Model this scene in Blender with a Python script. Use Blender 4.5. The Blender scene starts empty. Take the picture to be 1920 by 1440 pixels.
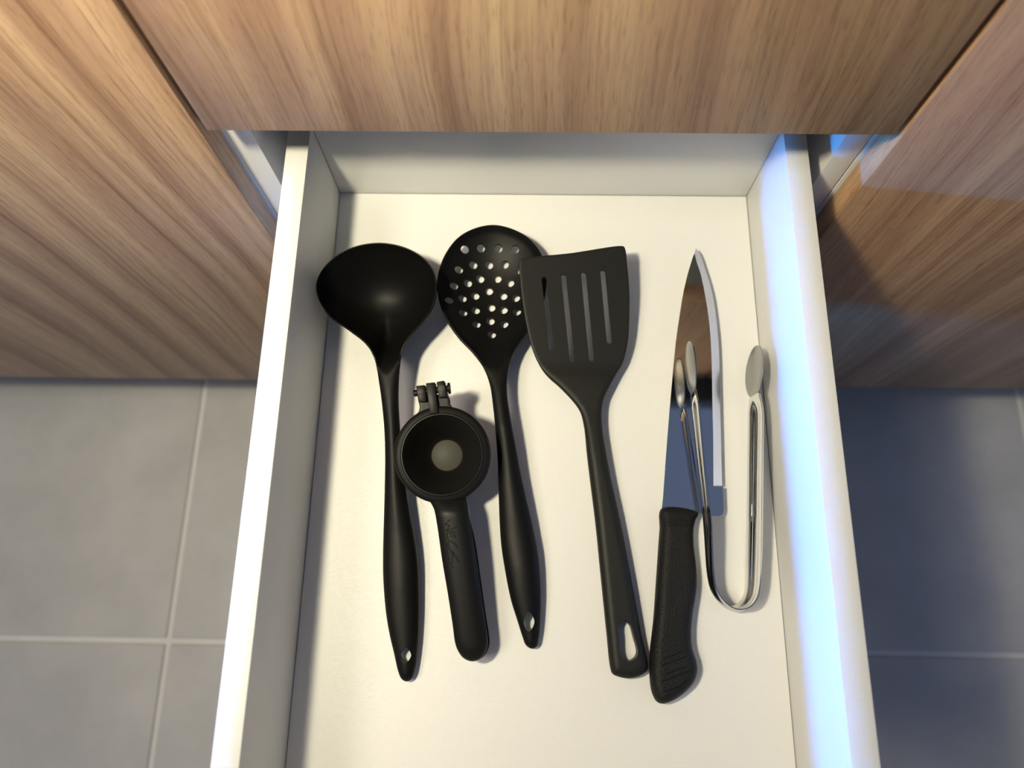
import bpy, bmesh, math, random
import numpy as np
from mathutils import Vector, Matrix
from mathutils.geometry import delaunay_2d_cdt

# ------------------------------------------------------------------ camera, world, lights, exposure
# Metres.  x: along the cabinet fronts, y: into the cabinets, z: up; z = 0 is the inside bottom of the open drawer.
scene = bpy.context.scene
C = scene.collection
FLOOR_Z = -0.50

cam_data = bpy.data.cameras.new('camera')
cam_data.sensor_width = 36.0
cam_data.lens = 25.96
cam_data.clip_start = 0.02
cam_data.dof.use_dof = True
cam_data.dof.focus_distance = 0.47
cam_data.dof.aperture_fstop = 5.0
cam = bpy.data.objects.new('camera', cam_data)
C.objects.link(cam)
cam.location = (-0.0125, -0.30096, 0.49165)
cam.rotation_euler = (0.298095, 0.011411, 0.016041)
scene.camera = cam

world = bpy.data.worlds.new('world')
scene.world = world
world.use_nodes = True
bg = world.node_tree.nodes['Background']
bg.inputs['Color'].default_value = (0.39, 0.505, 0.84, 1)
bg.inputs['Strength'].default_value = 0.23

def area_light(name, loc, target, size_x, size_y, power, color, spread=180):
    d = bpy.data.lights.new(name, 'AREA')
    d.shape = 'RECTANGLE'; d.size = size_x; d.size_y = size_y
    d.energy = power; d.color = color; d.spread = math.radians(spread)
    o = bpy.data.objects.new(name, d); C.objects.link(o)
    o.location = loc
    o.rotation_euler = (Vector(target) - Vector(loc)).to_track_quat('-Z', 'Y').to_euler()
    return o

# warm lamp hanging over the worktop edge, a little to the left of the drawer
area_light('pendant_lamp_light', (-0.240, -0.255, 0.63), (-0.06, 0.06, 0.0), 0.04, 0.055, 2.75, (1.0, 0.905, 0.63), 135)
# warm fill light, added high up on the left to brighten the floor
area_light('left_fill_light', (-1.15, -0.52, 1.90), (0.0, -0.2, 0.0), 0.6, 0.5, 14.5, (1.0, 0.89, 0.74))
# blue daylight entering by the window far to the left
area_light('window_light', (-3.10, -0.45, 0.55), (0.15, -0.24, 0.05), 0.5, 0.20, 1.9, (0.02, 0.32, 1.0), 15)

vs = scene.view_settings
vs.view_transform = 'Standard'
vs.look = 'None'
vs.gamma = 1.0
vs.use_curve_mapping = False
vs.exposure = 0.12
scene.display_settings.display_device = 'sRGB'

# ------------------------------------------------------------------ materials
def mat(name):
    m = bpy.data.materials.new(name); m.use_nodes = True
    nt = m.node_tree
    return m, nt, nt.nodes['Principled BSDF']

def N(nt, kind, **kw):
    n = nt.nodes.new(kind)
    for k, v in kw.items():
        if k in n.inputs: n.inputs[k].default_value = v
        else: setattr(n, k, v)
    return n

def ramp(nt, stops):
    n = nt.nodes.new('ShaderNodeValToRGB')
    e = n.color_ramp.elements
    while len(e) < len(stops): e.new(0.5)
    for i, (p, c) in enumerate(stops):
        e[i].position = p; e[i].color = (*c, 1)
    return n

def coords(nt, scale, loc=(0, 0, 0), rot=(0, 0, 0)):
    t = nt.nodes.new('ShaderNodeTexCoord')
    m = nt.nodes.new('ShaderNodeMapping')
    m.inputs['Scale'].default_value = scale
    m.inputs['Location'].default_value = loc
    m.inputs['Rotation'].default_value = rot
    nt.links.new(t.outputs['Object'], m.inputs['Vector'])
    return m.outputs['Vector']

def bump(nt, bsdf, height, strength, distance):
    b = nt.nodes.new('ShaderNodeBump')
    b.inputs['Strength'].default_value = strength
    b.inputs['Distance'].default_value = distance
    nt.links.new(height, b.inputs['Height'])
    nt.links.new(b.outputs['Normal'], bsdf.inputs['Normal'])
    return b

def mix(nt, a, b, fac, blend='MIX'):
    n = nt.nodes.new('ShaderNodeMix'); n.data_type = 'RGBA'; n.blend_type = blend
    for sock, v in ((n.inputs[6], a), (n.inputs[7], b), (n.inputs[0], fac)):
        if hasattr(v, 'links') or hasattr(v, 'is_linked'): nt.links.new(v, sock)
        elif isinstance(v, (int, float)): sock.default_value = v
        else: sock.default_value = (*v, 1)
    return n.outputs[2]

def wood_material(name, seed, tint=(1, 1, 1)):
    """walnut-look laminate, grain along z"""
    m, nt, b = mat(name)
    L = nt.links.new
    # slow bending of the grain lines
    wv = N(nt, 'ShaderNodeTexNoise', Scale=1.0, Detail=2.0)
    L(coords(nt, (3.2, 3.2, 1.6), (seed, seed * 2, 0)), wv.inputs['Vector'])
    tc = nt.nodes.new('ShaderNodeTexCoord')
    sub = N(nt, 'ShaderNodeVectorMath', operation='SUBTRACT'); sub.inputs[1].default_value = (0.5, 0.5, 0.5)
    L(wv.outputs['Color'], sub.inputs[0])
    sc = N(nt, 'ShaderNodeVectorMath', operation='MULTIPLY'); sc.inputs[1].default_value = (0.085, 0.0, 0.0)
    L(sub.outputs[0], sc.inputs[0])
    ad = N(nt, 'ShaderNodeVectorMath', operation='ADD')
    L(tc.outputs['Object'], ad.inputs[0]); L(sc.outputs[0], ad.inputs[1])
    def stretched(scale, detail, rough, loc):
        mp = nt.nodes.new('ShaderNodeMapping')
        mp.inputs['Scale'].default_value = scale; mp.inputs['Location'].default_value = loc
        L(ad.outputs[0], mp.inputs['Vector'])
        n = N(nt, 'ShaderNodeTexNoise', Scale=1.0, Detail=detail, Roughness=rough)
        L(mp.outputs['Vector'], n.inputs['Vector'])
        return n.outputs['Fac']
    broad = stretched((24, 24, 0.55), 3, 0.55, (seed, 0, 0))
    mid = stretched((95, 95, 1.5), 4, 0.6, (seed * 3, 0, 0))
    fine = stretched((420, 420, 8.0), 3, 0.6, (seed * 5, 0, 0))
    pores = stretched((1100, 1100, 70.0), 2, 0.5, (seed * 7, 0, 0))
    r1 = ramp(nt, [(0.28, (0.325, 0.182, 0.104)), (0.44, (0.480, 0.290, 0.168)), (0.56, (0.580, 0.372, 0.208)), (0.74, (0.660, 0.455, 0.258))])
    L(broad, r1.inputs['Fac'])
    r2 = ramp(nt, [(0.28, (0.60, 0.54, 0.50)), (0.42, (0.88, 0.86, 0.84)), (0.60, (1.0, 1.0, 1.0)), (0.8, (1.06, 1.06, 1.04))])
    L(mid, r2.inputs['Fac'])
    r3 = ramp(nt, [(0.30, (0.76, 0.72, 0.70)), (0.50, (1.0, 1.0, 1.0)), (0.75, (1.07, 1.07, 1.06))])
    L(fine, r3.inputs['Fac'])
    r4 = ramp(nt, [(0.30, (0.62, 0.58, 0.56)), (0.44, (1.0, 1.0, 1.0))])
    L(pores, r4.inputs['Fac'])
    c = mix(nt, r1.outputs['Color'], r2.outputs['Color'], 1.0, 'MULTIPLY')
    c = mix(nt, c, r3.outputs['Color'], 1.0, 'MULTIPLY')
    c = mix(nt, c, r4.outputs['Color'], 0.7, 'MULTIPLY')
    c = mix(nt, c, tint, 1.0, 'MULTIPLY')
    L(c, b.inputs['Base Color'])
    b.inputs['Roughness'].default_value = 0.46
    b.inputs['Specular IOR Level'].default_value = 0.35
    mx = N(nt, 'ShaderNodeMath', operation='ADD'); L(pores, mx.inputs[0]); L(fine, mx.inputs[1])
    bump(nt, b, mx.outputs[0], 0.30, 0.0004)
    return m

def white_material():
    """white melamine board with a fine woven emboss"""
    m, nt, b = mat('white_melamine')
    b.inputs['Base Color'].default_value = (0.72, 0.72, 0.715, 1)
    b.inputs['Roughness'].default_value = 0.30
    b.inputs['Specular IOR Level'].default_value = 0.5
    n1 = N(nt, 'ShaderNodeTexNoise', Scale=1.0, Detail=2.0, Roughness=0.6)
    nt.links.new(coords(nt, (800, 2800, 2800)), n1.inputs['Vector'])
    bump(nt, b, n1.outputs['Fac'], 0.8, 0.00022)
    return m

def plain_white():
    m, nt, b = mat('white_board_edge')
    b.inputs['Base Color'].default_value = (0.80, 0.80, 0.79, 1)
    b.inputs['Roughness'].default_value = 0.4
    return m

def black_plastic(name, base, rough, scale, strength, dist=0.0002):
    m, nt, b = mat(name)
    b.inputs['Base Color'].default_value = (*base, 1)
    b.inputs['Roughness'].default_value = rough
    b.inputs['Specular IOR Level'].default_value = 0.16
    n1 = N(nt, 'ShaderNodeTexNoise', Scale=scale, Detail=2.0, Roughness=0.6)
    nt.links.new(coords(nt, (1, 1, 1)), n1.inputs['Vector'])
    bump(nt, b, n1.outputs['Fac'], strength, dist)
    return m

def steel(name, rough, col=(0.78, 0.78, 0.77)):
    m, nt, b = mat(name)
    b.inputs['Base Color'].default_value = (*col, 1)
    b.inputs['Metallic'].default_value = 1.0
    b.inputs['Roughness'].default_value = rough
    return m

def tile_material():
    m, nt, b = mat('grey_floor_tile')
    n1 = N(nt, 'ShaderNodeTexNoise', Scale=7.0, Detail=5.0, Roughness=0.6)
    nt.links.new(coords(nt, (1, 1, 1)), n1.inputs['Vector'])
    r = ramp(nt, [(0.3, (0.47, 0.465, 0.445)), (0.7, (0.60, 0.585, 0.56))])
    nt.links.new(n1.outputs['Fac'], r.inputs['Fac'])
    nt.links.new(r.outputs['Color'], b.inputs['Base Color'])
    b.inputs['Roughness'].default_value = 0.5
    bump(nt, b, n1.outputs['Fac'], 0.1, 0.001)
    return m

def flat(name, col, rough=0.6):
    m, nt, b = mat(name)
    n1 = N(nt, 'ShaderNodeTexNoise', Scale=30.0, Detail=3.0)
    nt.links.new(coords(nt, (1, 1, 1)), n1.inputs['Vector'])
    r = ramp(nt, [(0.3, tuple(c * 0.93 for c in col)), (0.7, col)])
    nt.links.new(n1.outputs['Fac'], r.inputs['Fac'])
    nt.links.new(r.outputs['Color'], b.inputs['Base Color'])
    b.inputs['Roughness'].default_value = rough
    return m

M = {
    'wood_a': wood_material('walnut_laminate_drawer', 1.7, (0.88, 0.87, 0.86)),
    'wood_b': wood_material('walnut_laminate_left_door', 4.1, (1.0, 1.05, 1.18)),
    'wood_c': wood_material('walnut_laminate_right_door', 8.6, (0.92, 0.90, 0.92)),
    'white': white_material(),
    'edge': plain_white(),
    'nylon': black_plastic('black_nylon', (0.0035, 0.0035, 0.0035), 0.46, 2600, 0.25),
    'spat': black_plastic('black_nylon_fine_grain', (0.013, 0.013, 0.012), 0.44, 3000, 0.30),
    'squeezer': black_plastic('black_satin_plastic', (0.006, 0.006, 0.006), 0.42, 3500, 0.06),
    'knife_handle': black_plastic('black_pebbled_plastic', (0.008, 0.008, 0.008), 0.48, 950, 1.0, 0.0005),
    'grey_plastic': black_plastic('grey_plastic', (0.055, 0.052, 0.043), 0.5, 1500, 0.1),
    'letter': black_plastic('engraved_black', (0.0015, 0.0015, 0.0015), 0.7, 1500, 0.05),
    'mirror': steel('polished_steel', 0.05),
    'bevel': steel('ground_steel', 0.16, (0.74, 0.75, 0.77)),
    'satin': steel('satin_steel', 0.28, (0.35, 0.35, 0.34)),
    'chrome': steel('chrome', 0.07, (0.66, 0.66, 0.65)),
    'tile': tile_material(),
    'grout': flat('light_grout', (0.80, 0.78, 0.74), 0.8),
    'wall': flat('painted_wall', (0.60, 0.60, 0.58), 0.8),
    'stone': flat('dark_worktop', (0.018, 0.02, 0.024), 0.3),
    'plinth': flat('dark_plinth', (0.05, 0.05, 0.05), 0.5),
    'rail': steel('zinc_rail', 0.35, (0.55, 0.56, 0.58)),
}
mg, ntg, bgl = mat('window_glass')
bgl.inputs['Transmission Weight'].default_value = 1.0
bgl.inputs['Roughness'].default_value = 0.0
bgl.inputs['IOR'].default_value = 1.45
M['glass'] = mg

# ------------------------------------------------------------------ helpers
def obj(name, me, material, parent=None):
    o = bpy.data.objects.new(name, me); C.objects.link(o)
    if material is not None and len(me.materials) == 0: me.materials.append(M[material])
    if parent is not None: o.parent = parent
    return o

def empty(name, loc=(0, 0, 0)):
    o = bpy.data.objects.new(name, None); C.objects.link(o)
    o.location = loc; o.empty_display_size = 0.02
    return o

def tag(o, label, cat, group=None):
    o['label'] = label; o['category'] = cat
    if group: o['group'] = group
    return o

def finish(me, angle=35):
    me.polygons.foreach_set('use_smooth', [True] * len(me.polygons))
    me.set_sharp_from_angle(angle=math.radians(angle))
    me.update()
    return me

def bm_mesh(name, bm, angle=35):
    bmesh.ops.recalc_face_normals(bm, faces=bm.faces)
    me = bpy.data.meshes.new(name); bm.to_mesh(me); bm.free()
    return finish(me, angle)

def add_box(bm, lo, hi, bevel=0.0, seg=2):
    r = bmesh.ops.create_cube(bm, size=1.0)
    for v in r['verts']:
        v.co = Vector([(lo[i] + hi[i]) / 2 + v.co[i] * (hi[i] - lo[i]) for i in range(3)])
    if bevel > 0:
        es = list({e for v in r['verts'] for e in v.link_edges})
        bmesh.ops.bevel(bm, geom=es, offset=bevel, segments=seg, affect='EDGES', profile=0.5)

def box(name, lo, hi, material, parent=None, bevel=0.0):
    bm = bmesh.new(); add_box(bm, lo, hi, bevel)
    return obj(name, bm_mesh(name, bm), material, parent)

def shift(o, loc):
    """child meshes are written in world coordinates; move them under an Empty that sits at loc"""
    o.matrix_parent_inverse = Matrix.Translation(Vector(loc)).inverted()

def spline(pts, step=1.2, closed=True):
    """Catmull-Rom through pts (mm), resampled"""
    P = np.array(pts, float); n = len(P); out = []
    rng = range(n if closed else n - 1)
    for i in rng:
        if closed: a, b, c, d = P[(i - 1) % n], P[i], P[(i + 1) % n], P[(i + 2) % n]
        else: a, b, c, d = P[max(i - 1, 0)], P[i], P[i + 1], P[min(i + 2, n - 1)]
        # centripetal parametrisation keeps tight corners from overshooting
        t0 = 0.0; t1 = t0 + max(np.linalg.norm(b - a), 1e-6) ** 0.5
        t2 = t1 + max(np.linalg.norm(c - b), 1e-6) ** 0.5; t3 = t2 + max(np.linalg.norm(d - c), 1e-6) ** 0.5
        k = max(1, int(math.ceil(np.linalg.norm(c - b) / step)))
        for j in range(k):
            t = t1 + (t2 - t1) * j / k
            A1 = (t1 - t) / (t1 - t0) * a + (t - t0) / (t1 - t0) * b
            A2 = (t2 - t) / (t2 - t1) * b + (t - t1) / (t2 - t1) * c
            A3 = (t3 - t) / (t3 - t2) * c + (t - t2) / (t3 - t2) * d
            B1 = (t2 - t) / (t2 - t0) * A1 + (t - t0) / (t2 - t0) * A2
            B2 = (t3 - t) / (t3 - t1) * A2 + (t - t1) / (t3 - t1) * A3
            out.append((t2 - t) / (t2 - t1) * B1 + (t - t1) / (t2 - t1) * B2)
    if not closed: out.append(P[-1])
    return np.array(out)

def inside(poly, X, Y):
    r = np.zeros(len(X), bool); n = len(poly)
    for i in range(n):
        x1, y1 = poly[i]; x2, y2 = poly[(i + 1) % n]
        if y1 == y2: continue
        c = ((y1 > Y) != (y2 > Y)) & (X < (x2 - x1) * (Y - y1) / (y2 - y1) + x1)
        r ^= c
    return r

def dist_to(poly, X, Y):
    d = np.full(len(X), 1e9); n = len(poly)
    for i in range(n):
        a = poly[i]; b = poly[(i + 1) % n]; ab = b - a
        t = np.clip(((X - a[0]) * ab[0] + (Y - a[1]) * ab[1]) / max(ab @ ab, 1e-12), 0, 1)
        d = np.minimum(d, np.hypot(X - a[0] - t * ab[0], Y - a[1] - t * ab[1]))
    return d

def relief(outline, holes, top, bot, grid=1.6, rings=(0.35, 0.9), split=None, step=1.2, smooth=True):
    """A solid over a plan outline (mm).  top/bot(x, y, d) give heights in mm, d = distance to the outline.
    Returns one mesh, or (mesh behind the split line, mesh in front of it)."""
    out = spline(outline, step) if smooth else np.array(outline, float)
    area = 0.5 * np.sum(out[:, 0] * np.roll(out[:, 1], -1) - np.roll(out[:, 0], -1) * out[:, 1])
    if area < 0: out = out[::-1]
    pts = [tuple(p) for p in out]; edges = [(i, (i + 1) % len(out)) for i in range(len(out))]
    hs = []
    for h in holes:
        h = np.array(h, float); hs.append(h); s = len(pts)
        pts += [tuple(p) for p in h]; edges += [(s + i, s + (i + 1) % len(h)) for i in range(len(h))]
    cand = []
    tang = np.roll(out, -1, 0) - np.roll(out, 1, 0)
    nor = np.stack([-tang[:, 1], tang[:, 0]], 1); nor /= np.linalg.norm(nor, axis=1)[:, None]
    keep = []
    for r in rings:
        q = out + nor * r; dq = dist_to(out, q[:, 0], q[:, 1])
        keep.append(q[(dq > r * 0.93) & inside(out, q[:, 0], q[:, 1])])
    x0, y0 = out.min(0); x1, y1 = out.max(0)
    gx, gy = np.meshgrid(np.arange(x0, x1, grid), np.arange(y0, y1, grid * 0.866))
    gx[1::2] += grid / 2
    g = np.stack([gx.ravel(), gy.ravel()], 1)
    g = g[inside(out, g[:, 0], g[:, 1])]
    g = g[dist_to(out, g[:, 0], g[:, 1]) > (rings[-1] + 0.45 * grid if rings else 0.5 * grid)]
    keep.append(g)
    q = np.concatenate(keep)
    for h in hs:
        q = q[~inside(h, q[:, 0], q[:, 1])]
        q = q[dist_to(h, q[:, 0], q[:, 1]) > 0.35]
    pts += [tuple(p) for p in q]
    if split is not None:
        lx = np.arange(x0 - 2, x1 + 2, 0.8); pts = [p for k, p in enumerate(pts) if k < len(pts) - len(q) or abs(p[1] - split) > 0.45]
        s = len(pts); pts += [(float(x), split) for x in lx]; edges += [(s + k, s + k + 1) for k in range(len(lx) - 1)]
    V, E, F, *_ = delaunay_2d_cdt([Vector(p) for p in pts], edges, [], 0, 1e-6)
    V = np.array([tuple(v) for v in V]); F = np.array([tuple(f) for f in F])
    cx = V[F].mean(1); ok = inside(out, cx[:, 0], cx[:, 1])
    for h in hs: ok &= ~inside(h, cx[:, 0], cx[:, 1])
    F = F[ok]
    X, Y = V[:, 0], V[:, 1]
    D = dist_to(out, X, Y); D[~inside(out, X, Y) | (D < 1e-4)] = 0
    zt, zb = top(X, Y, D), bot(X, Y, D)
    zb = np.minimum(zb, zt - 0.05)
    nv = len(V)
    P = np.concatenate([np.stack([X, Y, zt], 1), np.stack([X, Y, zb], 1)]) / 1000.0
    a = V[F]; cr = (a[:, 1, 0] - a[:, 0, 0]) * (a[:, 2, 1] - a[:, 0, 1]) - (a[:, 1, 1] - a[:, 0, 1]) * (a[:, 2, 0] - a[:, 0, 0])
    F[cr < 0] = F[cr < 0][:, ::-1]
    cnt = {}
    for f in F:
        for i in range(3):
            cnt[(f[i], f[(i + 1) % 3])] = f
    walls = [((a_, b_), f) for (a_, b_), f in cnt.items() if (b_, a_) not in cnt]
    faces = [(tuple(f), V[f].mean(0)[1]) for f in F] + [(tuple(f[::-1] + nv), V[f].mean(0)[1]) for f in F] \
        + [((a_, a_ + nv, b_ + nv, b_), V[f].mean(0)[1]) for (a_, b_), f in walls]
    full = bpy.data.meshes.new('relief')
    full.from_pydata([tuple(p) for p in P], [], [f for f, _ in faces]); finish(full, 42)
    cn = np.zeros(len(full.loops) * 3, np.float32); full.corner_normals.foreach_get('vector', cn); cn = cn.reshape(-1, 3)
    ls = [p.loop_start for p in full.polygons]; lt = [p.loop_total for p in full.polygons]
    if split is None: return full
    def make(ids):
        fs = [faces[i][0] for i in ids]
        used = sorted({i for f in fs for i in f}); mp = {u: i for i, u in enumerate(used)}
        me = bpy.data.meshes.new('relief')
        me.from_pydata([tuple(P[u]) for u in used], [], [tuple(mp[i] for i in f) for f in fs])
        finish(me, 42)
        # keep the normals of the undivided solid so that no seam shows where the two parts meet
        me.normals_split_custom_set([tuple(cn[k]) for i in ids for k in range(ls[i], ls[i] + lt[i])])
        return me
    return make([i for i, (f, y) in enumerate(faces) if y > split]), make([i for i, (f, y) in enumerate(faces) if y <= split])

def itp(tab):
    xs = [t[0] for t in tab]; zs = [t[1] for t in tab]
    return lambda y: np.interp(y, xs, zs)

def radial(poly, c, X, Y):
    """distance from c divided by the outline's radius in the same direction (0 centre, 1 rim)"""
    P = np.array(poly, float) - c; th = np.arctan2(P[:, 1], P[:, 0]); rr = np.hypot(P[:, 0], P[:, 1])
    o = np.argsort(th); th, rr = th[o], rr[o]
    th = np.concatenate([th - 2 * np.pi, th, th + 2 * np.pi]); rr = np.tile(rr, 3)
    return np.clip(np.hypot(X - c[0], Y - c[1]) / np.interp(np.arctan2(Y - c[1], X - c[0]), th, rr), 0, 1)

def sm(a, b, x):
    t = np.clip((x - a) / (b - a), 0, 1); return t * t * (3 - 2 * t)

def bulge(d, r):
    u = 1 - np.clip(d / r, 0, 1); return np.sqrt(np.clip(1 - u * u, 0, 1))

def circle(cx, cy, rx, ry=None, n=20, rot=0.0):
    ry = ry or rx; c, s = math.cos(rot), math.sin(rot)
    return [(cx + c * rx * math.cos(t) - s * ry * math.sin(t), cy + s * rx * math.cos(t) + c * ry * math.sin(t))
            for t in [2 * math.pi * i / n for i in range(n)]]

def stadium(a, b, r, n=8):
    a, b = np.array(a, float), np.array(b, float); u = (b - a) / np.linalg.norm(b - a)
    th = math.atan2(u[1], u[0]); out = []
    for i in range(n + 1):
        t = th - math.pi / 2 + math.pi * i / n; out.append((b[0] + r * math.cos(t), b[1] + r * math.sin(t)))
    for i in range(n + 1):
        t = th + math.pi / 2 + math.pi * i / n; out.append((a[0] + r * math.cos(t), a[1] + r * math.sin(t)))
    return out

def tube(bm, pts, r, closed=False, n=6):
    P = [Vector(p) for p in pts]; k = len(P); rings = []
    for i in range(k):
        if closed: t = P[(i + 1) % k] - P[i - 1]
        else: t = P[min(i + 1, k - 1)] - P[max(i - 1, 0)]
        t.normalize(); u = t.orthogonal() if abs(t.z) > 0.9 else t.cross(Vector((0, 0, 1))); u.normalize(); w = t.cross(u)
        rings.append([bm.verts.new(P[i] + r * (math.cos(2 * math.pi * j / n) * u + math.sin(2 * math.pi * j / n) * w)) for j in range(n)])
    for i in range(k if closed else k - 1):
        a, b = rings[i], rings[(i + 1) % k]
        for j in range(n): bm.faces.new((a[j], a[(j + 1) % n], b[(j + 1) % n], b[j]))
    if not closed:
        bm.faces.new(rings[0]); bm.faces.new(rings[-1][::-1])

def lathe(bm, prof, n=72):
    rings = []
    for r, z in prof:
        if r < 1e-7: rings.append([bm.verts.new((0, 0, z))])
        else: rings.append([bm.verts.new((r * math.cos(2 * math.pi * i / n), r * math.sin(2 * math.pi * i / n), z)) for i in range(n)])
    for a, b in zip(rings, rings[1:]):
        for i in range(n):
            j = (i + 1) % n
            if len(a) == 1 and len(b) == 1: continue
            if len(a) == 1: bm.faces.new((a[0], b[i], b[j]))
            elif len(b) == 1: bm.faces.new((a[i], a[j], b[0]))
            else: bm.faces.new((a[i], a[j], b[j], b[i]))

# ------------------------------------------------------------------ the room
def structure(o):
    o['kind'] = 'structure'; return o

TX, TY = 0.568, 0.60
JX, JY = -0.462, -0.345
floor = structure(box('floor', (-3.2, -2.7, FLOOR_Z - 0.05), (2.2, 0.62, FLOOR_Z - 0.003), 'grout'))
G = 0.0035
bm = bmesh.new(); add_box(bm, (-TX / 2 + G, -TY / 2 + G, -0.008), (TX / 2 - G, TY / 2 - G, 0.0), 0.001, 1)
tile_me = bm_mesh('tile', bm); tile_me.materials.append(M['tile'])
for i in range(-4, 5):
    for j in range(-4, 2):
        cx, cy = JX + (i + 0.5) * TX, JY + (j + 0.5) * TY
        if cy + TY / 2 > 0.62 or cx - TX / 2 < -3.2 or cx + TX / 2 > 2.2: continue
        t = bpy.data.objects.new('tile', tile_me); C.objects.link(t)
        t.location = (cx, cy, FLOOR_Z); t.parent = floor
structure(box('wall_back', (-3.2, 0.62, FLOOR_Z - 0.05), (2.2, 0.72, 2.0), 'wall'))
bm = bmesh.new()
WY0, WY1, WZ0, WZ1 = -1.05, 0.01, 0.40, 0.76
add_box(bm, (-3.32, -2.7, FLOOR_Z - 0.05), (-3.2, 0.72, WZ0)); add_box(bm, (-3.32, -2.7, WZ1), (-3.2, 0.72, 2.0))
add_box(bm, (-3.32, -2.7, WZ0), (-3.2, WY0, WZ1)); add_box(bm, (-3.32, WY1, WZ0), (-3.2, 0.72, WZ1))
structure(obj('wall_left', bm_mesh('wall_left', bm), 'wall'))
win = structure(empty('window_1', (-3.26, -0.52, WZ0)))
bm = bmesh.new()
add_box(bm, (-3.29, WY0, WZ0), (-3.23, WY1, WZ0 + 0.05)); add_box(bm, (-3.29, WY0, WZ1 - 0.05), (-3.23, WY1, WZ1))
add_box(bm, (-3.29, WY0, WZ0 + 0.05), (-3.23, WY0 + 0.05, WZ1 - 0.05)); add_box(bm, (-3.29, WY1 - 0.05, WZ0 + 0.05), (-3.23, WY1, WZ1 - 0.05))
add_box(bm, (-3.29, -0.54, WZ0 + 0.05), (-3.23, -0.50, WZ1 - 0.05))
f = obj('window_frame', bm_mesh('window_frame', bm), 'edge', win); shift(f, win.location)
for a, b in ((WY0 + 0.05, -0.54), (-0.50, WY1 - 0.05)):
    f = box('pane', (-3.264, a, WZ0 + 0.05), (-3.258, b, WZ1 - 0.05), 'glass', win); shift(f, win.location)

# ------------------------------------------------------------------ cabinets
FY = -0.0385          # front face of the doors
CY = -0.0185          # front edge of the carcasses
TOP, BOT, BACK = 0.36, -0.357, 0.56

def carcass(name, x0, x1, label):
    root = empty(name, ((x0 + x1) / 2, 0.25, FLOOR_Z))
    tag(root, label, 'cabinet', 'base cabinets along the wall')
    def part(nm, lo, hi, m, bv=0.0):
        o = box(nm, lo, hi, m, root, bv); shift(o, root.location); return o
    part('side_panel', (x0 + 0.0005, CY, BOT), (x0 + 0.016, BACK, TOP), 'edge', 0.0004)
    part('side_panel', (x1 - 0.016, CY, BOT), (x1 - 0.0005, BACK, TOP), 'edge', 0.0004)
    part('bottom_panel', (x0 + 0.016, CY, BOT), (x1 - 0.016, BACK, BOT + 0.016), 'edge')
    part('back_panel', (x0 + 0.016, BACK - 0.008, BOT + 0.016), (x1 - 0.016, BACK, TOP), 'edge')
    part('top_rail', (x0 + 0.016, CY, TOP - 0.016), (x1 - 0.016, CY + 0.09, TOP), 'edge')
    part('plinth', (x0 + 0.002, 0.02, FLOOR_Z), (x1 - 0.002, 0.036, BOT), 'plinth')
    return root, part

cab, part = carcass('base_cabinet', -0.2, 0.2, 'middle drawer cabinet with walnut-look fronts, its second drawer pulled open')
UF = 0.1286
part('drawer_front', (-0.1972, FY, UF), (0.1972, FY + 0.018, TOP - 0.012), 'wood_a', 0.0008)
part('drawer_front', (-0.1972, FY, BOT - 0.002), (0.1972, FY + 0.018, -0.032), 'wood_a', 0.0008)
part('upper_drawer_box', (-0.168, CY + 0.001, UF + 0.055), (0.168, 0.45, TOP - 0.05), 'edge')
cab, part = carcass('base_cabinet', -0.80, -0.2, 'walnut-look cabinet with one plain door to the left of the open drawer')
part('door', (-0.7985, FY, BOT - 0.002), (-0.2018, FY + 0.018, TOP - 0.012), 'wood_b', 0.0008)
cab, part = carcass('base_cabinet', 0.2, 0.80, 'walnut-look cabinet with one plain door to the right of the open drawer')
part('door', (0.2018, FY, BOT - 0.002), (0.7985, FY + 0.018, TOP - 0.012), 'wood_c', 0.0008)
tag(box('worktop', (-0.82, -0.062, TOP), (0.82, 0.618, TOP + 0.038), 'stone', None, 0.002),
    'dark stone worktop lying over the three cabinets', 'worktop')

# ------------------------------------------------------------------ the open drawer
W2, T, RIM, YF = 0.1535, 0.0146, 0.0812, -0.465
dr = empty('drawer', (0, YF / 2, -0.012))
tag(dr, 'white drawer pulled open below the walnut-look front, holding the kitchen tools', 'drawer')
def dpart(nm, lo, hi, m, bv=0.0):
    o = box(nm, lo, hi, m, dr, bv); shift(o, dr.location); return o
dpart('side_panel', (-W2 - T, YF, -0.014), (-W2, T, RIM), 'white', 0.0005)
dpart('side_panel', (W2, YF, -0.014), (W2 + T, T, RIM), 'white', 0.0005)
dpart('back_panel', (-W2 + 0.0003, 0.0, -0.014), (W2 - 0.0003, T - 0.0004, RIM - 0.0008), 'white', 0.0004)
dpart('bottom_panel', (-W2 + 0.0004, YF + 0.0003, -0.006), (W2 - 0.0004, -0.0004, 0.0), 'white')
dpart('inner_front_panel', (-W2 + 0.0003, YF, -0.014), (W2 - 0.0003, YF + T, RIM), 'white', 0.0005)
dpart('front_panel', (-0.1972, YF - 0.0185, -0.029), (0.1972, YF - 0.0003, 0.1256), 'wood_a', 0.0008)
for s in (-1, 1):
    o = dpart('slide_rail', (min(s * 0.150, s * 0.1835), -0.40, -0.028), (max(s * 0.150, s * 0.1835), 0.30, -0.0142), 'rail')

# ------------------------------------------------------------------ ladle
def group_of(name, label, cat, loc, parts):
    root = empty(name, loc); tag(root, label, cat)
    for nm, me, m in parts:
        o = obj(nm, me, m, root); shift(o, loc)
    return root

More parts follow.
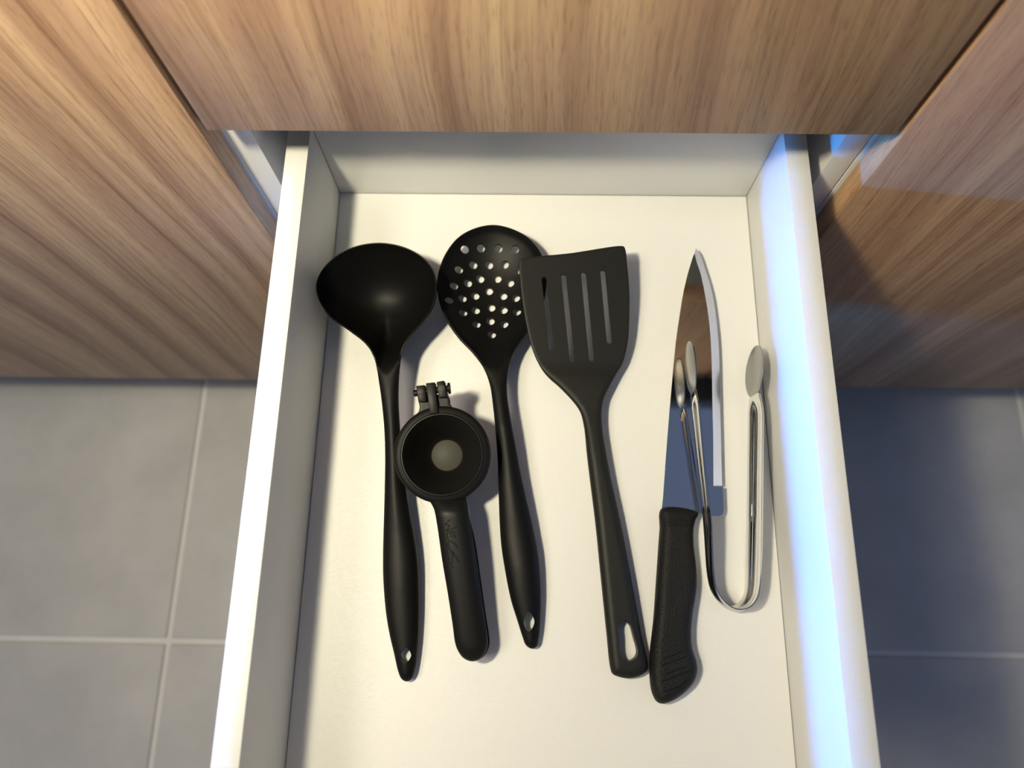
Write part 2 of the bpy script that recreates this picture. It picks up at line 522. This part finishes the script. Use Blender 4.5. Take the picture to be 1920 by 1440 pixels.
LADLE = [(-112.4, -61.6), (-129.4, -64.8), (-141.9, -72.4), (-150.4, -83.7), (-152.7, -93.9), (-149.5, -105.4), (-142.5, -115.5), (-128.1, -125.4), (-116.5, -134.6), (-111.1, -143.6), (-107.8, -157.2), (-104.7, -175.5), (-102.9, -189.9), (-101.8, -207), (-101.3, -233.6), (-101, -261.5), (-99.8, -283.5), (-96.8, -304.4), (-93.9, -316.7), (-90.5, -327.9), (-87.4, -338.1), (-85.2, -342.1), (-82.1, -343.5), (-79.2, -342.3), (-77.2, -337.3), (-75.9, -325.5), (-75.6, -311.1), (-76.2, -293.8), (-77.7, -274.3), (-80.4, -258.5), (-84, -243), (-88, -224.7), (-90.7, -206.8), (-92.7, -187.4), (-94.1, -171.9), (-94.4, -158), (-94, -149.3), (-92.6, -138.1), (-88.2, -129.6), (-80.1, -119.5), (-74, -110), (-71.5, -100), (-72, -89.1), (-75, -80.5), (-81.9, -72.2), (-95.1, -64.7)]
LADLE_HOLE = [(-83.3, -323.3), (-86.7, -328.1), (-82.8, -332.7), (-79.4, -327.9)]
lzb = itp([(-343.5, 6), (-288, 9), (-255, 12), (-187, 24), (-153, 30), (-132, 34), (-104, 38), (-61, 38)])
lth = itp([(-344, 3.6), (-325, 5.0), (-288, 7.4), (-250, 6.8), (-190, 4.6), (-155, 3.0), (-61, 1.5)])
LC = np.array([-112.0, -97.0]); LO = spline(LADLE); LB = np.concatenate([LO[LO[:, 1] > -142], [(-105.5, -154.0), (-101.0, -154.5)]])
def l_top(x, y, d):
    w = sm(-168, -118, y)                                   # 0 handle, 1 bowl
    han = lzb(y) + lth(y) * (bulge(d, np.maximum(6.0, lth(y) * 1.6)))
    bowl = lzb(y) + 0.7 * bulge(d, 0.9) - 35.5 * (1 - radial(LB, LC, x, y) ** 2.3) * sm(0.5, 2.0, d)
    return han * (1 - w) + bowl * w
def l_bot(x, y, d):
    w = sm(-168, -118, y)
    han = lzb(y) - 0.3 - (lth(y) - 0.3) * bulge(d, np.maximum(6.0, lth(y) * 1.6))
    bowl = lzb(y) - 1.0 - 36.9 * (1 - radial(LB, LC, x, y) ** 2.6)
    return np.maximum(han * (1 - w) + bowl * w, 0.3)
hole = spline(LADLE_HOLE, 0.8)
bowl, handle = relief(LADLE, [hole], l_top, l_bot, split=-150.0)
group_of('ladle', 'black nylon soup ladle with a deep round bowl, against the left drawer side', 'ladle',
         (-0.11, -0.2, 0), [('bowl', bowl, 'nylon'), ('handle', handle, 'nylon')])

# ------------------------------------------------------------------ perforated skimmer
SKIMMER = [(-35.6, -36.9), (-48.5, -39.6), (-60.2, -46.9), (-68.6, -59.2), (-72.9, -72.1), (-74, -84.8), (-71.4, -97.7), (-66.4, -110), (-57.3, -123.3), (-47.4, -134.1), (-39.7, -144.9), (-35.1, -156.8), (-32.4, -173.1), (-30.6, -188), (-28.8, -208.1), (-27.8, -227.8), (-26.7, -248.6), (-25.4, -262), (-22.8, -276.8), (-18.9, -294.2), (-14.7, -306.6), (-11.2, -316.7), (-9.1, -321.3), (-5.5, -323.3), (-2.5, -322.2), (-0.9, -316.5), (0.2, -302.2), (0.1, -286.2), (-1.6, -266.6), (-5.5, -247.7), (-13, -217.1), (-16.9, -197.9), (-20.9, -178.3), (-23.1, -164.7), (-23.4, -153.4), (-22.2, -142.4), (-18.8, -133), (-11, -119.6), (-3.4, -106.9), (1.3, -94), (2.8, -81.1), (1.6, -68.4), (-1.8, -57.7), (-11.3, -46), (-23.6, -39.3)]
SKIMMER_HOLE = [(-7.4, -301.4), (-10.6, -307.5), (-7.3, -313.4), (-3.9, -307.4)]
SKIMMER_DOTS = [(-55.9, -53.3), (-44.5, -51), (-31.8, -50.8), (-19.8, -52.4), (-49.8, -62.8), (-38.4, -62), (-27.1, -61.8), (-59.9, -68), (-16.9, -66.7), (-44.6, -72.4), (-32.2, -72), (-53.3, -76.6), (-22.9, -75.6), (-62.9, -80.7), (-38.1, -81.5), (-47.8, -85.9), (-27.7, -85.5), (-18.6, -87.9), (-56.6, -89.2), (-65.6, -93), (-36.1, -94.5), (-47.1, -97.6), (-27.2, -96.8), (-17.7, -99.4), (-55.7, -100.9), (-46.1, -109.1), (-36.3, -105.4), (-26.5, -108.4), (-35.1, -116.5), (-12.8, -78.5), (-8.6, -70.4), (-8.7, -90.8), (-9.1, -101.4)]
szb = itp([(-323, 6), (-286, 9), (-254, 11), (-185.5, 20), (-149, 20.5), (-126, 18.8), (-95, 18.6), (-37, 19.5)])
sth = itp([(-324, 3.6), (-305, 5.0), (-275, 7.2), (-245, 6.6), (-190, 4.2), (-150, 2.8), (-37, 1.4)])
SC = np.array([-35.5, -80.0]); SO = spline(SKIMMER); SB = np.concatenate([SO[SO[:, 1] > -136], [(-37.0, -146.0), (-28.0, -146.0)]])
def s_dish(x, y, d):
    return 15.5 * (1 - radial(SB, SC, x, y) ** 2.2) * sm(0.8, 4.0, d)
def s_top(x, y, d):
    w = sm(-165, -122, y)
    han = szb(y) + sth(y) * bulge(d, np.maximum(5.5, sth(y) * 1.6))
    bowl = szb(y) + 0.8 * bulge(d, 0.8) * (1 - sm(1.2, 2.2, d)) - s_dish(x, y, d)
    return han * (1 - w) + bowl * w
def s_bot(x, y, d):
    w = sm(-165, -122, y)
    han = szb(y) - 0.3 - (sth(y) - 0.3) * bulge(d, np.maximum(5.5, sth(y) * 1.6))
    bowl = szb(y) - 1.9 - s_dish(x, y, d)
    return np.maximum(han * (1 - w) + bowl * w, 0.3)
holes = [circle(x, y, 2.85, 2.85, 18) for x, y in SKIMMER_DOTS] + [spline(SKIMMER_HOLE, 0.8)]
bowl, handle = relief(SKIMMER, holes, s_top, s_bot, split=-140.0)
group_of('skimmer', 'black nylon skimmer with a round bowl full of small holes, partly under the spatula', 'skimmer',
         (-0.03, -0.18, 0), [('bowl', bowl, 'nylon'), ('handle', handle, 'nylon')])

# ------------------------------------------------------------------ slotted spatula
SPATULA = [(-16.3, -71.4), (-14.5, -69.9), (19, -64.4), (53.5, -57.9), (56.1, -58.3), (57.2, -60.9), (58.3, -70.6), (59.3, -80.9), (59.9, -92.6), (59.7, -107.3), (58.9, -121.8), (57.1, -131.2), (54.8, -138.5), (50.5, -146.1), (45.4, -155.7), (42, -163), (40.4, -170), (40.4, -182.7), (42.8, -200.5), (46.3, -219.8), (50.1, -238.7), (54.2, -260.9), (58.7, -287.8), (63.2, -316.1), (65.9, -330), (65.8, -333.7), (61.9, -337.4), (54.8, -339.4), (47.9, -338.6), (44, -336.8), (42.8, -333.5), (40.7, -312.3), (37.7, -278.7), (35, -247.8), (31.7, -218.2), (29.8, -200.7), (28.1, -182.9), (25.7, -173.1), (21.8, -167), (11.8, -156.4), (5.3, -150.7), (0.5, -145.2), (-3.6, -138.3), (-7.8, -128.1), (-11.1, -114.9), (-13.8, -100.5), (-15.5, -87.1), (-16.6, -75)]
SPAT_SLOTS = [(0.7, -83.5), (6.4, -130.1), (14.2, -81.2), (20.4, -137.8), (27.9, -79.1), (33.6, -136.3), (41.2, -77.1), (45.7, -124)]
SPAT_HOLE = [(51.3, -305.2), (47.9, -308.1), (47.9, -315.7), (48.5, -325), (50.7, -328.7), (54, -329.3), (58, -327.3), (59.4, -323.9), (57.6, -315.8), (55.2, -308)]
pzt = itp([(-340, 6), (-288, 7.8), (-239, 9.4), (-219, 9.9), (-200, 11.1), (-170, 12.9), (-158, 12.9), (-146, 12.5), (-139, 12.9), (-58, 29)])
def p_z(x, y):
    return pzt(y) + 5.5 * np.clip((57 - x) / 73, 0, 1) * np.clip((y + 170) / 30, 0, 1)
def p_top(x, y, d):
    w = sm(-150, -140, y)
    n = sm(-215, -160, y)
    r = 4.2 * (1 - n) + 2.2 * n
    th = 5.0 * (1 - n) + 2.2 * n
    han = p_z(x, y) + th * bulge(d, r * 1.25)
    plate = p_z(x, y) + 0.9 * bulge(d, 0.8)
    return han * (1 - w) + plate * w
def p_bot(x, y, d):
    w = sm(-160, -140, y)
    n = sm(-215, -160, y)
    han = p_z(x, y) - 0.4 - (3.8 * (1 - n) + 1.6 * n) * bulge(d, 3.0)
    plate = p_z(x, y) - 1.1
    return np.maximum(han * (1 - w) + plate * w, 0.3)
holes = [stadium(SPAT_SLOTS[i], SPAT_SLOTS[i + 1], 1.75) for i in (0, 2, 4, 6)] + [spline(SPAT_HOLE, 0.8)]
blade, handle = relief(SPATULA, holes, p_top, p_bot, rings=(0.3, 0.8, 2.2, 4.2), split=-168.0)
group_of('spatula', 'black slotted spatula with four long slots, resting on the skimmer', 'spatula',
         (0.035, -0.2, 0), [('blade', blade, 'spat'), ('handle', handle, 'spat')])

# ------------------------------------------------------------------ citrus squeezer
TH = math.radians(10.5); KT = math.tan(TH)
XC, YC, ZC = -62.6, -209.06, 42.0
SQ = Matrix.Translation((XC / 1000, YC / 1000, ZC / 1000)) @ Matrix.Rotation(TH, 4, 'X')
def plane(y): return ZC + KT * (y - YC)
def in_sq(bm): bmesh.ops.transform(bm, matrix=SQ, verts=bm.verts)
def loc2(p): return ((p[0] - XC) / 1000, (p[1] - YC) / 1000 / math.cos(TH))
SQ_HANDLE = [(-71.3, -234.3), (-68.6, -238.7), (-66.7, -242.2), (-64.8, -250.1), (-61, -271.8), (-57.5, -289.2), (-53.8, -309), (-51.9, -320.2), (-49.9, -325), (-46.4, -328.9), (-41.6, -330.5), (-36.8, -329.1), (-33.5, -325.1), (-32.2, -320.5), (-32.7, -315), (-34.5, -305.4), (-38.4, -282), (-42.3, -259.9), (-44.7, -248.2), (-46.1, -239.7), (-46.9, -236.5), (-47.6, -233.9)]
SQ_BASE = [(-78.4, -173.7), (-59.8, -172.5), (-58.5, -177), (-56.3, -179.8), (-53.6, -181), (-58.4, -182.1), (-75.2, -183.5), (-80.8, -184.8), (-78.4, -182.5), (-77.7, -179.3)]
SQ_LUGL = [(-79.9, -167.3), (-74.2, -166.6), (-72.9, -177.1), (-78.1, -177.2)]
SQ_LUGR = [(-67.1, -164.7), (-62.2, -163.7), (-59.6, -174.1), (-65.4, -174.6)]
SQ_TONGUE = [(-73.7, -165.6), (-68, -164.9), (-65.2, -184.2), (-70.6, -184.7)]
SQ_PINS = [(-76.9, -171.1), (-63.8, -168.8)]
SQ_KNOB = [(-81.6, -171.7), (-79.1, -171.7), (-60.6, -168.3), (-58.9, -168.3)]
LETTERS = [[(-56.4, -248.8), (-58.9, -251.3)],
    [(-58.9, -251.3), (-56.5, -252.1)],
    [(-56.5, -252.1), (-58.1, -255.1)],
    [(-58.1, -255.1), (-52.2, -252.9)],
    [(-53.7, -255.7), (-53.1, -259)],
    [(-55.7, -256.2), (-55, -258.7)],
    [(-54.7, -255.7), (-57.8, -256.8), (-57.2, -260)],
    [(-51.6, -264.9), (-52.3, -263.3), (-54.9, -261.7), (-56.6, -261), (-57.1, -263.3), (-55.8, -266.3), (-54.1, -267.4)],
    [(-54.1, -268.8), (-54.6, -274.6)],
    [(-55.4, -268), (-53.4, -267.9)],
    [(-53.9, -268.3), (-50.2, -272.9)],
    [(-60.6, -250.5), (-59.6, -258.4), (-57.7, -265.6), (-56.5, -272.1), (-55.8, -274.9)],
    [(-54.2, -276), (-53.6, -276.3)]]
parts = []
mmp = lambda L: [(r / 1000, z / 1000) for r, z in L]
bm = bmesh.new()
lathe(bm, mmp([(10.2, -30.6), (11.2, -30.2), (14, -27), (20.5, -15), (23.2, -5), (24.0, -1.6), (24.2, -0.2), (24.7, 0.35), (25.3, 0.3), (25.6, -0.2), (26.2, -0.35),
               (28.0, -0.6), (29.4, -1.2), (30.2, -2.4), (30.35, -4.2), (30.0, -6.4), (29.0, -7.4), (27.2, -7.6), (26.6, -9), (24.5, -20), (20, -32), (15, -37.2), (11, -38.6), (0, -38.9)]))
in_sq(bm); parts.append(('cup', bm_mesh('cup', bm, 50), 'squeezer'))
bm = bmesh.new(); lathe(bm, mmp([(0, -30.3), (9.6, -30.3), (10.25, -30.7), (10.25, -33.0), (0, -33.0)]), 48)  # flat disc at the bottom of the cup, greyer than its walls
in_sq(bm); parts.append(('cup_disc', bm_mesh('cup_disc', bm), 'grey_plastic'))
hr = 9.2
def q_top(x, y, d): return plane(y) - 1.0 + 4.6 * bulge(d, hr) - 5.0 * sm(-246, -233, y)
parts.append(('handle', relief(SQ_HANDLE, [], q_top, lambda x, y, d: plane(y) - 2.2 - 1.2 * bulge(d, 2.0), rings=(0.3, 0.9, 2.0)), 'squeezer'))
LOWER = [(x + 1.0 * float(sm(-242, -262, np.array(y))) - (0.0 if y < -240 else 0.6 * np.sign(x - XC + 4)), y + 0.4) for x, y in SQ_HANDLE]
parts.append(('lower_handle', relief(LOWER, [], lambda x, y, d: plane(y) - 4.2 + 0.6 * bulge(d, 1.0), lambda x, y, d: plane(y) - 6.0 - 8.5 * bulge(d, 8.0), rings=(0.3, 0.9, 2.0)), 'squeezer'))
# hinge: base, two lugs with round pins, tongue, axle
parts.append(('hinge_base', relief(SQ_BASE, [], lambda x, y, d: plane(y) - 3.6 + 0.8 * bulge(d, 0.8), lambda x, y, d: plane(y) - 8.0 + 0 * d, grid=1.2, step=0.8), 'squeezer'))
def quad_part(nm, q, zlo, zhi, m='squeezer', bv=0.0007):
    bm = bmesh.new(); P = [loc2(p) for p in q]
    lo = [bm.verts.new((x, y, zlo / 1000)) for x, y in P]; hi = [bm.verts.new((x, y, zhi / 1000)) for x, y in P]
    bm.faces.new(lo); bm.faces.new(hi)
    for i in range(4): bm.faces.new((lo[i], lo[(i + 1) % 4], hi[(i + 1) % 4], hi[i]))
    bmesh.ops.bevel(bm, geom=list(bm.edges), offset=bv, segments=2, affect='EDGES', profile=0.5)
    in_sq(bm); parts.append((nm, bm_mesh(nm, bm), m))
quad_part('hinge_lug', SQ_LUGL, -9.0, 0.6); quad_part('hinge_lug', SQ_LUGR, -9.0, 0.8)
quad_part('hinge_tongue', SQ_TONGUE, -7.0, 1.0, bv=0.0006)
for (px, py), r in zip(SQ_PINS, (2.0, 2.2)):
    bm = bmesh.new(); lathe(bm, mmp([(0, 1.25), (r - 0.5, 1.25), (r, 0.95), (r, -1.0), (0, -1.0)]), 28)
    x, y = loc2((px, py)); bmesh.ops.translate(bm, vec=(x, y, 0), verts=bm.verts)
    in_sq(bm); parts.append(('pin', bm_mesh('pin', bm), 'grey_plastic'))
def xcyl(nm, x0, x1, y, z, r, skew=0.0):
    bm = bmesh.new(); n = 24; a = Vector((x0, y, z)); b = Vector((x1, y + skew, z))
    lathe(bm, [(0, 0), (r - 0.0004, 0), (r, 0.0003), (r, (b - a).length - 0.0003), (r - 0.0004, (b - a).length), (0, (b - a).length)], n)
    bmesh.ops.transform(bm, matrix=Matrix.Translation(a) @ (b - a).to_track_quat('Z', 'Y').to_matrix().to_4x4(), verts=bm.verts)
    in_sq(bm); parts.append((nm, bm_mesh(nm, bm), 'squeezer'))
kx, ky = loc2(SQ_KNOB[0]); ex, ey = loc2(SQ_KNOB[3])
xcyl('axle', kx, ex - 0.0004, ky, -0.0026, 0.0021, ey - ky)
xcyl('axle_cap', ex - 0.0012, ex + 0.0004, ey, -0.0030, 0.0036, 0.0002)
# embossed script on the handle: each stroke drawn as a thin outline
bm = bmesh.new()
HO = spline(SQ_HANDLE)
def on_handle(p):
    a = np.array([p]); d = dist_to(HO, a[:, 0], a[:, 1])
    return (p[0] / 1000, p[1] / 1000, float(q_top(a[:, 0], a[:, 1], d)[0]) / 1000 + 0.00002)
for i, s in enumerate(LETTERS):
    if len(s) == 2 and i == len(LETTERS) - 1:
        tube(bm, [on_handle(q) for q in circle((s[0][0] + s[1][0]) / 2, (s[0][1] + s[1][1]) / 2, 0.5, 0.5, 10)], 0.00015, True)
        continue
    s = spline(s, 0.5, False)
    if i == 11:
        tube(bm, [on_handle(q) for q in s], 0.00015); continue
    w = 0.34; dirs = [s[min(k + 1, len(s) - 1)] - s[max(k - 1, 0)] for k in range(len(s))]
    nn = [np.array([-v[1], v[0]]) / np.linalg.norm(v) for v in dirs]
    u0 = dirs[0] / np.linalg.norm(dirs[0]); u1 = dirs[-1] / np.linalg.norm(dirs[-1])
    lp = [s[k] + nn[k] * w for k in range(len(s))] + [s[-1] + u1 * w] + [s[k] - nn[k] * w for k in range(len(s) - 1, -1, -1)] + [s[0] - u0 * w]
    tube(bm, [on_handle(tuple(q)) for q in lp], 0.00015, True)
parts.append(('lettering', bm_mesh('lettering', bm), 'letter'))
group_of('citrus_squeezer', 'black hinged citrus squeezer with a round cup, lying between the ladle and the skimmer', 'squeezer',
         (-0.055, -0.24, 0), parts)

# ------------------------------------------------------------------ kitchen knife
BLADE = [(111, -48), (109, -53.6), (104.7, -66.3), (99.9, -84.2), (96.1, -103.4), (93.2, -119.2), (90.3, -139.7), (85.7, -174.9), (82.7, -199.5), (79.1, -230.6), (78.3, -235.5), (101.6, -238.2), (109.7, -240.3), (115.6, -240.2), (117.4, -239), (118.1, -236.6), (118.7, -221.7)]
EDGE = [(111.3, -47.5), (113.8, -51.3), (117.5, -65.7), (120.6, -79.8), (122.3, -97.4), (122.9, -114.7), (122.7, -133.2), (121.8, -150.5), (121.1, -165.7), (119.9, -191.5), (118.7, -220.1)]
BEVEL = [(109.8, -52.3), (110.8, -58.7), (113.2, -68.7), (115.6, -87.3), (116.8, -102.3), (117.2, -118.9), (116.6, -140.9), (116.1, -152), (115.3, -168.2), (114.7, -184.1), (112.6, -220.6)]
KHANDLE = [(78.3, -235.8), (76.4, -249.6), (73.2, -277.6), (70.3, -303.6), (67.2, -324.4), (66.5, -336.5), (67.5, -346.9), (70.4, -352.2), (73.7, -353.2), (79.7, -351.4), (87.5, -346.5), (93, -340.7), (95.6, -334.3), (95.4, -328.8), (93.3, -320.5), (93.2, -311.5), (94.8, -300.7), (97.1, -290.4), (98.3, -282), (98.3, -270.7), (97.6, -258.5), (98.1, -249.4), (99.8, -243.2), (101.8, -238.4)]
GRIPS = [(74.4, -327.4), (86.8, -322.5), (73.1, -331.1), (88.1, -325.7), (74.7, -336.2), (87.4, -331.4), (73, -340.1), (90, -333.7), (72.8, -345.8), (82.7, -342.8), (87.4, -339.5)]
loc = (0.10, -0.2, 0)
kn = empty('kitchen_knife', loc); tag(kn, 'kitchen knife with a mirror-bright blade and pebbled black handle', 'knife')
spine = [tuple(p) for p in spline(BLADE[1:11], 3.0, False)]
heel = [(100.5, -238.2)] + [tuple(p) for p in BLADE[11:]]
bev = [tuple(p) for p in spline(BEVEL, 3.0, False)]
edge = [tuple(p) for p in spline(EDGE, 3.0, False)]
poly = spine + [(78.6, -245.0), (96.0, -245.0)] + heel + [(118.75, -221.2), (112.6, -221.2)] + bev[::-1]
bl = obj('blade', relief(poly, [], lambda x, y, d: 8.5 + 0 * d, lambda x, y, d: 6.5 + 0 * d, grid=12.0, rings=(), smooth=False), 'mirror', kn); shift(bl, loc)
# ground bevel: sloping facet between the bevel line and the cutting edge
def along(pl, k):
    pl = np.array(pl); s = np.concatenate([[0], np.cumsum(np.linalg.norm(np.diff(pl, axis=0), axis=1))]); t = np.linspace(0, s[-1], k)
    return np.stack([np.interp(t, s, pl[:, 0]), np.interp(t, s, pl[:, 1])], 1)
K = 40; A_, B_ = along(bev, K), along(edge, K)
bm = bmesh.new(); ra = [bm.verts.new((x / 1000, y / 1000, 0.0085)) for x, y in A_]
rb = [bm.verts.new((x / 1000, y / 1000, 0.0085 - 0.24 * math.hypot(x - a[0], y - a[1]) / 1000)) for (x, y), a in zip(B_, A_)]
rc = [bm.verts.new((x / 1000, y / 1000, 0.0066)) for x, y in A_]
for i in range(K - 1):
    bm.faces.new((ra[i], ra[i + 1], rb[i + 1], rb[i])); bm.faces.new((rc[i], rb[i], rb[i + 1], rc[i + 1]))
bm.faces.new((ra[0], rb[0], rc[0])); bm.faces.new((ra[-1], rc[-1], rb[-1]))
o = obj('ground_bevel', bm_mesh('ground_bevel', bm, 15), 'bevel', bl)
bpy.context.view_layer.update()
o.matrix_parent_inverse = bl.matrix_world.inverted()
def k_top(x, y, d): return 7.5 + 7.3 * bulge(d, 6.0) * (0.75 + 0.25 * sm(-240, -250, y))
def k_bot(x, y, d): return 7.2 - 6.9 * bulge(d, 6.0)
hd = obj('handle', relief(KHANDLE, [], k_top, k_bot, rings=(0.3, 0.9, 2.0, 3.6)), 'knife_handle', kn); shift(hd, loc)
KO = spline(KHANDLE)
def on_knife(p):
    a = np.array([p]); return (p[0] / 1000, p[1] / 1000, float(k_top(a[:, 0], a[:, 1], dist_to(KO, a[:, 0], a[:, 1]))[0]) / 1000)
for ids in ((0, 1), (2, 3), (4, 5), (6, 7), (8, 9, 10)):
    s = spline([GRIPS[i] for i in ids], 1.0, False) if len(ids) > 2 else along([GRIPS[ids[0]], GRIPS[ids[1]]], 12)
    bm = bmesh.new(); tube(bm, [on_knife(tuple(q)) for q in s], 0.00028)
    o = obj('grip_line', bm_mesh('grip_line', bm), 'letter', hd); 

# ------------------------------------------------------------------ steel tongs, lying on edge
PATH = [(97.6, -127), (97.9, -140), (98.6, -158), (99.8, -174), (102.2, -208.4), (104.2, -234), (105.4, -258), (107.0, -277), (109.2, -286), (113.4, -292.2), (119.5, -295.6),
        (125.4, -294.4), (129.2, -290.2), (131.0, -284), (132.6, -266), (134.2, -247), (137.1, -207), (139.3, -178), (140.1, -165), (141.0, -150), (142.2, -138), (143.8, -126.5)]
Z0 = [16, 16, 16, 15.5, 12.2, 9.6, 6.5, 2.5, 0.6, 0.2, 0.1, 0.1, 0.1, 0.2, 1.2, 2.2, 4.8, 6.6, 7.4, 7.8, 8, 8]
P3 = spline([(x, y, z) for (x, y), z in zip(PATH, Z0)], 1.5, False)
S = np.concatenate([[0], np.cumsum(np.linalg.norm(np.diff(P3[:, :2], axis=0), axis=1))]); LT = S[-1]
def half_h(s):
    e = np.minimum(s, LT - s)
    sp = 14.5 * np.sqrt(np.clip(1 - ((e - 18.0) / 18.0) ** 2, 0, 1))
    body = np.interp(e, [0, 30, 36, 44, 60, 400], [0, 0, 8.0, 9.8, 10, 10])
    return np.maximum(np.where(e < 36, sp, 0), body)
def rib(s):
    e = np.minimum(s, LT - s); return 2.0 * sm(36, 46, e)
def strip(i0, i1):
    bm = bmesh.new(); rings = []
    hs = [-1, -0.5, -0.36, -0.2, 0, 0.2, 0.36, 0.5, 1]; rs = [0, 0, 0.55, 1, 1.06, 1, 0.55, 0, 0]
    for i in range(i0, i1 + 1):
        t = P3[min(i + 1, len(P3) - 1)] - P3[max(i - 1, 0)]; nrm = np.array([t[1], -t[0]]); nrm /= np.linalg.norm(nrm)   # outward side
        lean = float(np.interp(S[i], [0.35 * LT, 0.6 * LT, LT - 50, LT - 30, LT], [0, 0.2, 0.2, 0.1, 0.1])); h = max(half_h(S[i]), 0.25); z = P3[i, 2] + 10.0; e = min(S[i], LT - S[i])
        dish = 2.2 * float(1 - sm(26, 36, np.array(e)))
        sec = []
        for k, (a, r) in enumerate(zip(hs, rs)):
            sec.append((rib(S[i]) * r + dish * (1 - a * a) * min(1, h / 14.5), a * h))
        loop = [(o_ + 0.35, v) for o_, v in sec] + [(o_ - 0.35, v) for o_, v in sec[::-1]]
        rings.append([bm.verts.new(((P3[i, 0] + nrm[0] * o_) / 1000, (P3[i, 1] + nrm[1] * o_) / 1000, (z + v) / 1000)) for o_, v in [(o2 + lean * v2 + lean * 9.0, v2) for o2, v2 in loop]])
    n = len(rings[0])
    for a, b in zip(rings, rings[1:]):
        for j in range(n): bm.faces.new((a[j], a[(j + 1) % n], b[(j + 1) % n], b[j]))
    bm.faces.new(rings[0]); bm.faces.new(rings[-1][::-1])
    return bm_mesh('strip', bm, 60)
ia = int(np.searchsorted(S, 35)); ib = int(np.searchsorted(S, LT - 35))
group_of('tongs', 'shiny steel tongs lying on edge, one arm over the knife blade', 'tongs', (0.12, -0.22, 0),
         [('grip_end', strip(0, ia), 'satin'), ('spring_strip', strip(ia, ib), 'chrome'), ('grip_end', strip(ib, len(P3) - 1), 'satin')])
